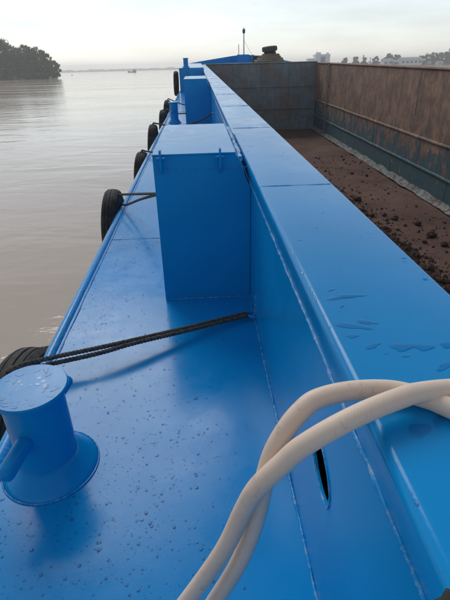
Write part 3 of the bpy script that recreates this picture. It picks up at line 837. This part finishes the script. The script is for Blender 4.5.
# ------------------------------------------------------------------ far things: trees, shores, boats, houses
def tree(name, base, h, w, label, group, leaves=900, leaf=.9, seed=0, conical=0., clump=1.):
    rg = random.Random(seed); root = empty(name, Tr(*base)); tag(root, label, 'tree', group)
    mb = MB(); tips = []
    th_ = h * .5
    mb.tube([(0, 0, -.3), (.02 * h, 0, th_ * .5), (0, .02 * h, th_), (.03 * h, 0, h * .8)], [h * .022, h * .018, h * .013, h * .004], 7)
    for k in range(7):
        a_ = rg.uniform(0, 6.28); z0 = h * rg.uniform(.22, .6); q = w * rg.uniform(.25, .42)
        e = Vector((q * math.cos(a_), q * math.sin(a_), z0 + h * rg.uniform(.08, .25)))
        mb.tube([(0, 0, z0), e * .5 + Vector((0, 0, z0 * .45)), e], [h * .010, h * .007, h * .003], 5); tips.append(e)
    mb.build('trunk', M_bark, root, smooth=60)
    mb = MB(); cl = []
    for k in range(int(16 + h)):
        a_ = rg.uniform(0, 6.28); zz = rg.uniform(.06, .95)
        pr = math.sin(math.pi * min(1, (zz * .86 + .10))) ** .6 * (1 - conical * zz)
        q = w * .5 * pr * math.sqrt(rg.random())
        cl.append((Vector((q * math.cos(a_), q * math.sin(a_), h * zz)), h * rg.uniform(.06, .12) * clump))
    for k in range(leaves):
        c, r_ = cl[k % len(cl)]
        v = Vector((rg.gauss(0, 1), rg.gauss(0, 1), rg.gauss(0, .8))); p = c + v.normalized() * r_ * rg.random() ** .45
        nrm = Vector((rg.gauss(0, 1), rg.gauss(0, 1), rg.gauss(.6, 1))).normalized(); t1 = nrm.orthogonal().normalized(); t2 = nrm.cross(t1)
        s = leaf * rg.uniform(.5, 1.1)
        mb.add([p + t1 * s, p + t2 * s * .45, p - t1 * s, p - t2 * s * .45], [(0, 1, 2, 3)])
    mb.build('crown', M_leaf, root)
    return root
# wooded point on the port bow
D0 = 305.
def ground_pt(u, dist):
    d = T.to_3x3() @ bray(u, 100); k = dist / d.y
    return Vector((d.x * k, dist, 0))
prof_top = [(-40, 31), (-20, 30), (0, 32), (8, 34), (16, 39), (24, 42.5), (30, 42), (38, 45), (46, 46), (53, 50), (59, 57), (62, 61)]
def top_at(u):
    for (a_, b_), (c, d) in zip(prof_top, prof_top[1:]):
        if a_ <= u <= c: return b_ + (d - b_) * (u - a_) / (c - a_)
    return 62
mb = MB(); vs = []; NB = 40
for k in range(NB + 1):
    u = -60 + 124 * k / NB; q = ground_pt(u, D0 - 6 + 3 * noise.noise(Vector((k * .5, 0, 0)))); q2 = ground_pt(u, D0 + 40)
    e = 1 if k < NB - 2 else (NB - k) / 3
    vs += [(q.x, q.y, -.6), (q.x, q.y + 1.5, .35 * e - .1), (q2.x, q2.y, 1.2 * e - .1), (q2.x, q2.y + 4, -.6)]
mb.add(vs, [(4 * k + i, 4 * k + i + 1, 4 * k + i + 5, 4 * k + i + 4) for k in range(NB) for i in range(3)])
tag(mb.build('river_bank', M_mud, smooth=60), 'low muddy bank under the wooded point', 'bank', kind='structure')
us = [-34, -22, -12, -3, 4, 11, 18, 25, 31, 37, 43, 48, 53, 57, 60]
i = 0
tree_label = ['dense dark green tree on the wooded point left of the barge', 'leafy tree at the tip of the wooded point']
for row in range(2):
    for u in us:
        u2 = u + row * 4 + random.uniform(-1.5, 1.5)
        if row and u2 > 50: continue
        d_ = D0 + row * 14 + random.uniform(-3, 4); q = ground_pt(u2, d_)
        ht = w_at(u2, top_at(u2) + random.uniform(-.5, 2.5) + (1.5 if row == 0 else 0), d_).z
        w = max(6, ht * .62)
        tree('riverside_tree', (q.x, q.y, .1), ht, w, tree_label[1 if u2 > 55.5 else 0], 'trees on the wooded point', leaves=1500 if u > -25 else 600, leaf=.75, seed=i); i += 1
# undergrowth along the waterline
mb = MB(); rg = random.Random(4)
for k in range(5200):
    u = rg.uniform(-45, 60); q = ground_pt(u, D0 + rg.uniform(-5, 6)); hmax = 3.4 if u < 52 else 2.0
    p = Vector((q.x, q.y, .1 + hmax * rg.random() ** 1.2)); nrm = Vector((rg.gauss(0, 1), rg.gauss(0, 1), rg.gauss(.4, 1))).normalized(); t1 = nrm.orthogonal().normalized(); t2 = nrm.cross(t1); s = rg.uniform(.4, .9)
    mb.add([p + t1 * s, p + t2 * s * .5, p - t1 * s, p - t2 * s * .5], [(0, 1, 2, 3)])
tag(mb.build('undergrowth', M_leaf), 'low bushes crowding the waterline of the wooded point', 'bushes', kind='stuff')

def far_shore(name, u0, u1, dist, hmin, hmax, label, seed, n_, lift=0):
    rg = random.Random(seed); mb = MB()
    for k in range(n_):
        u = u0 + (u1 - u0) * rg.random(); q = ground_pt(u, dist + rg.uniform(0, 120))
        hh = hmin + (hmax - hmin) * max(0, .5 + .9 * noise.noise(Vector((u * .13, seed, 0))) + .5 * noise.noise(Vector((u * .5, seed, 3))))
        p = Vector((q.x, q.y, hh * rg.random() ** .8)); s = rg.uniform(.8, 1.6) * dist / 900
        nrm = Vector((rg.gauss(0, 1), rg.gauss(0, 1), rg.gauss(.2, .8))).normalized(); t1 = nrm.orthogonal().normalized(); t2 = nrm.cross(t1)
        mb.add([p + t1 * s, p + t2 * s * .6, p - t1 * s, p - t2 * s * .6], [(0, 1, 2, 3)])
    o = mb.build(name, M_leaf); tag(o, label, 'shore trees', kind='stuff'); return o
far_shore('far_shore_trees', 40, 215, 2300, 3, 11, 'faint line of trees on the far shore ahead', 3, 9000)
def strip(name, u0, u1, dist, depth, label):
    mb = MB(); vs = []
    for k in range(31):
        u = u0 + (u1 - u0) * k / 30; q = ground_pt(u, dist + 8 * noise.noise(Vector((k * .4, dist, 0))))
        vs += [(q.x, q.y, -.5), (q.x, q.y + 3, .7), (q.x, q.y + depth, 1.5), (q.x, q.y + depth, -.5)]
    mb.add(vs, [(4 * k + i, 4 * k + i + 1, 4 * k + i + 5, 4 * k + i + 4) for k in range(30) for i in range(3)])
    tag(mb.build(name, M_mud, smooth=60), label, 'bank', kind='structure')
strip('far_river_bank', 30, 260, 2290, 160, 'thin hazy far bank ahead of the barge')
D1 = 560.
strip('starboard_river_bank', 285, 560, D1 - 8, 150, 'low far bank behind the starboard side of the barge')
far_shore('starboard_shore_bushes', 296, 540, D1 + 20, 2.0, 8, 'low hazy bushes along the far starboard bank', 5, 6000)
for k, (u, vt, w, con) in enumerate(((341, 58, 6, 0), (352, 57, 8, 0), (360, 58, 7, 0), (371, 57, 7, 0), (383, 54, 11, 0), (391, 55, 9, 0), (404, 58, 8, 0), (416, 56, 9, 0), (423, 53, 9, 0), (431, 53, 10, 0), (438, 52, 10, 0), (444, 49, 11, 0), (452, 50, 12, 0), (462, 51, 12, 0), (474, 53, 12, 0))):
    d_ = D1 + 40 + (k % 3) * 9; q = ground_pt(u, d_); ht = w_at(u, vt, d_).z - .8
    tree('far_bank_tree', (q.x, q.y, .8), ht, max(w, ht * .75) * (1.05 if u < 410 else 1.6), 'hazy grey green tree on the far bank behind the starboard coaming' if u < 410 else 'tall hazy tree in the clump at the right edge of the far bank', 'trees on the far starboard bank', leaves=2600, leaf=.8, clump=1.5, seed=60 + k)
def house(name, u0, u1, vt, dist, dp, wallm, label, win=0, gable=False, wmat=None):
    a_ = ground_pt(u0, dist); b_ = ground_pt(u1, dist); ht = w_at(.5 * (u0 + u1), vt, dist).z - .8; W = b_.x - a_.x
    r_ = empty(name, Tr(.5 * (a_.x + b_.x), dist, .8)); tag(r_, label, 'building')
    MB().box(-W / 2, W / 2, 0, dp, -.5, ht * (.72 if gable else .94)).build('wall', wallm, r_)
    if gable:
        h0 = ht * .72; e = .6
        MB().add([(-W / 2 - e, -e, h0), (W / 2 + e, -e, h0), (W / 2 + e, dp + e, h0), (-W / 2 - e, dp + e, h0), (-W / 2 - e, dp / 2, ht), (W / 2 + e, dp / 2, ht)], [(0, 1, 5, 4), (2, 3, 4, 5), (0, 4, 3), (1, 2, 5), (0, 3, 2, 1)]).build('roof', M_roofgrey, r_)
    else:
        MB().box(-W / 2 - .3, W / 2 + .3, -.3, dp + .3, ht * .94 + .003, ht).build('roof', wallm, r_)
    for k in range(win):
        x = -W / 2 + W * (k + .5) / win; ww = W / win * .28
        MB().box(x - ww, x + ww, -.12, .05, ht * .3, ht * .55).build('window', wmat or M_glassd, r_)
    return r_, W, ht
hb, W, ht = house('white_building', 313, 327, 54.3, D1 + 60, 14, M_white, 'pale flat-roofed building with a blue panel on the far bank')
MB().box(-W * .14, W * .18, -.25, .05, ht * .42, ht * .82).build('blue_panel', M_bluewin, hb)
MB().box(-W * .42, -W * .12, 2, 8, ht, ht * 1.16).build('roof_tank', M_white, hb); MB().box(W * .30, W * .42, 2, 8, ht, ht * 1.12).build('roof_tank', M_white, hb)
MB().tube([(-W * .38, 4, ht), (-W * .38, 4, ht * 1.35)], .12, 6).build('aerial', M_dark, hb)
house('low_building', 306, 312.5, 58.5, D1 + 66, 10, M_white, 'small pale annex left of the flat-roofed building', 2)
house('shed', 379, 388, 58.5, D1 + 14, 9, M_white, 'small pale gabled shed among the far bank trees', 2, True)
house('long_shed', 396, 416, 57.2, D1 + 12, 12, M_white, 'long pale shed with grey roof left of the tree clump', 5, True)
house('hut', 431, 436, 61.3, D1 + 4, 5, M_white, 'tiny white hut by the water below the tree clump', 1, True)
house('grey_shed', 388.5, 394, 60, D1 + 10, 7, M_roofgrey, 'small low grey shed between the two pale sheds', 1, True)
for k, (u, vt) in enumerate(((359, 54.5), (366, 57.5), (340.5, 58.5))):
    q = ground_pt(u, D1 + 10); ht = w_at(u, vt, D1 + 10).z - .8
    r_ = empty('utility_pole', Tr(q.x, q.y, .8)); tag(r_, ['tallest utility pole on the far bank, left of the sheds', 'short utility pole just left of the gabled shed', 'utility pole nearest the flat-roofed building'][k], 'pole', 'poles on the far bank')
    MB().tube([(0, 0, -.5), (0, 0, ht)], [.28, .2], 8).build('post', M_dark, r_, smooth=60); MB().box(-1.3, 1.3, -.12, .12, ht * .86, ht * .9).build('crossarm', M_dark, r_)

def boat(name, base, L_, Bm, rot, label, hullm, housem, cat='boat'):
    r_ = empty(name, Tr(*base) @ Matrix.Rotation(rot, 4, 'Z')); tag(r_, label, cat)
    st = [(-.5, .30, .20), (-.42, .44, .17), (-.2, .5, .12), (.15, .5, .12), (.36, .34, .17), (.5, .03, .26)]
    vs = []
    for u, b, z in st:
        vs += [(u * L_, -b * Bm, z * L_ * .8), (u * L_ * .94, -b * Bm * .6, -.03 * L_), (u * L_ * .94, b * Bm * .6, -.03 * L_), (u * L_, b * Bm, z * L_ * .8)]
    m = len(st)
    MB().add(vs, [(4 * i + k, 4 * i + k + 1, 4 * i + 5 + k, 4 * i + 4 + k) for i in range(m - 1) for k in range(3)] + [(0, 1, 2, 3), (4 * m - 4, 4 * m - 3, 4 * m - 2, 4 * m - 1)]).build('hull', hullm, r_)
    MB().add([(u * L_ * .985, -b * Bm * .95, z * L_ * .8 - .02 * L_) for u, b, z in st] + [(u * L_ * .985, b * Bm * .95, z * L_ * .8 - .02 * L_) for u, b, z in st], [(i, i + 1, m + i + 1, m + i) for i in range(m - 1)]).build('deck', M_wood, r_)
    MB().box(-.40 * L_, -.12 * L_, -.34 * Bm, .34 * Bm, .08 * L_, .30 * L_).build('wheelhouse', housem, r_)
    MB().box(-.43 * L_, -.08 * L_, -.40 * Bm, .40 * Bm, .301 * L_, .32 * L_).build('roof', M_roofgrey, r_)
    for k in range(3):
        MB().box(-.37 * L_ + k * .09 * L_, -.32 * L_ + k * .09 * L_, -.345 * Bm, -.33 * Bm, .20 * L_, .27 * L_).build('window', M_glassd, r_)
    MB().tube([(.05 * L_, 0, .08 * L_), (.05 * L_, 0, .42 * L_)], .012 * L_, 6).build('mast', M_dark, r_)
    return r_
q = ground_pt(135, 800); boat('cargo_boat', (q.x, q.y, 0), 13.5, 4.2, R_(196), 'small dark cargo boat far out on the open river', M_dark, M_wood)
q = ground_pt(22.5, D0 - 14); boat('sampan', (q.x, q.y, 0), 6, 1.8, R_(15), 'small grey boat moored under the trees of the wooded point', M_wood, M_wood)
q = ground_pt(56.5, D0 - 8); boat('skiff', (q.x, q.y, 0), 4.2, 1.4, R_(5), 'tiny pale skiff at the tip of the wooded point', M_roofgrey, M_roofgrey)
q = ground_pt(76, 480); r_ = empty('channel_marker', Tr(q.x, q.y, -.2)); tag(r_, 'tiny dark marker float on the river right of the wooded point', 'buoy')
MB().lathe([(.5, -.2), (.6, .2), (.5, .6), (.12, .8), (.10, 1.9), (.0001, 2.0)], 12).build('float', M_dark, r_, smooth=40)

# ------------------------------------------------------------------ haze
mb = MB().box(-3400, 3400, -450, 3400, -8, 36)
hz = mb.build('haze', None); tag(hz, 'pale morning haze over the river', 'haze', kind='stuff')
hm = bpy.data.materials.new('river_haze'); hm.use_nodes = True; ht_ = hm.node_tree; ht_.nodes.clear()
oo = ht_.nodes.new('ShaderNodeOutputMaterial'); pv = ht_.nodes.new('ShaderNodeVolumePrincipled')
pv.inputs['Color'].default_value = (.97, .98, .99, 1); pv.inputs['Density'].default_value = .0006; pv.inputs['Anisotropy'].default_value = .5
ht_.links.new(pv.outputs[0], oo.inputs['Volume']); hz.data.materials.append(hm)
hm.cycles.homogeneous_volume = True if hasattr(hm.cycles, 'homogeneous_volume') else None
scene.cycles.volume_bounces = 2
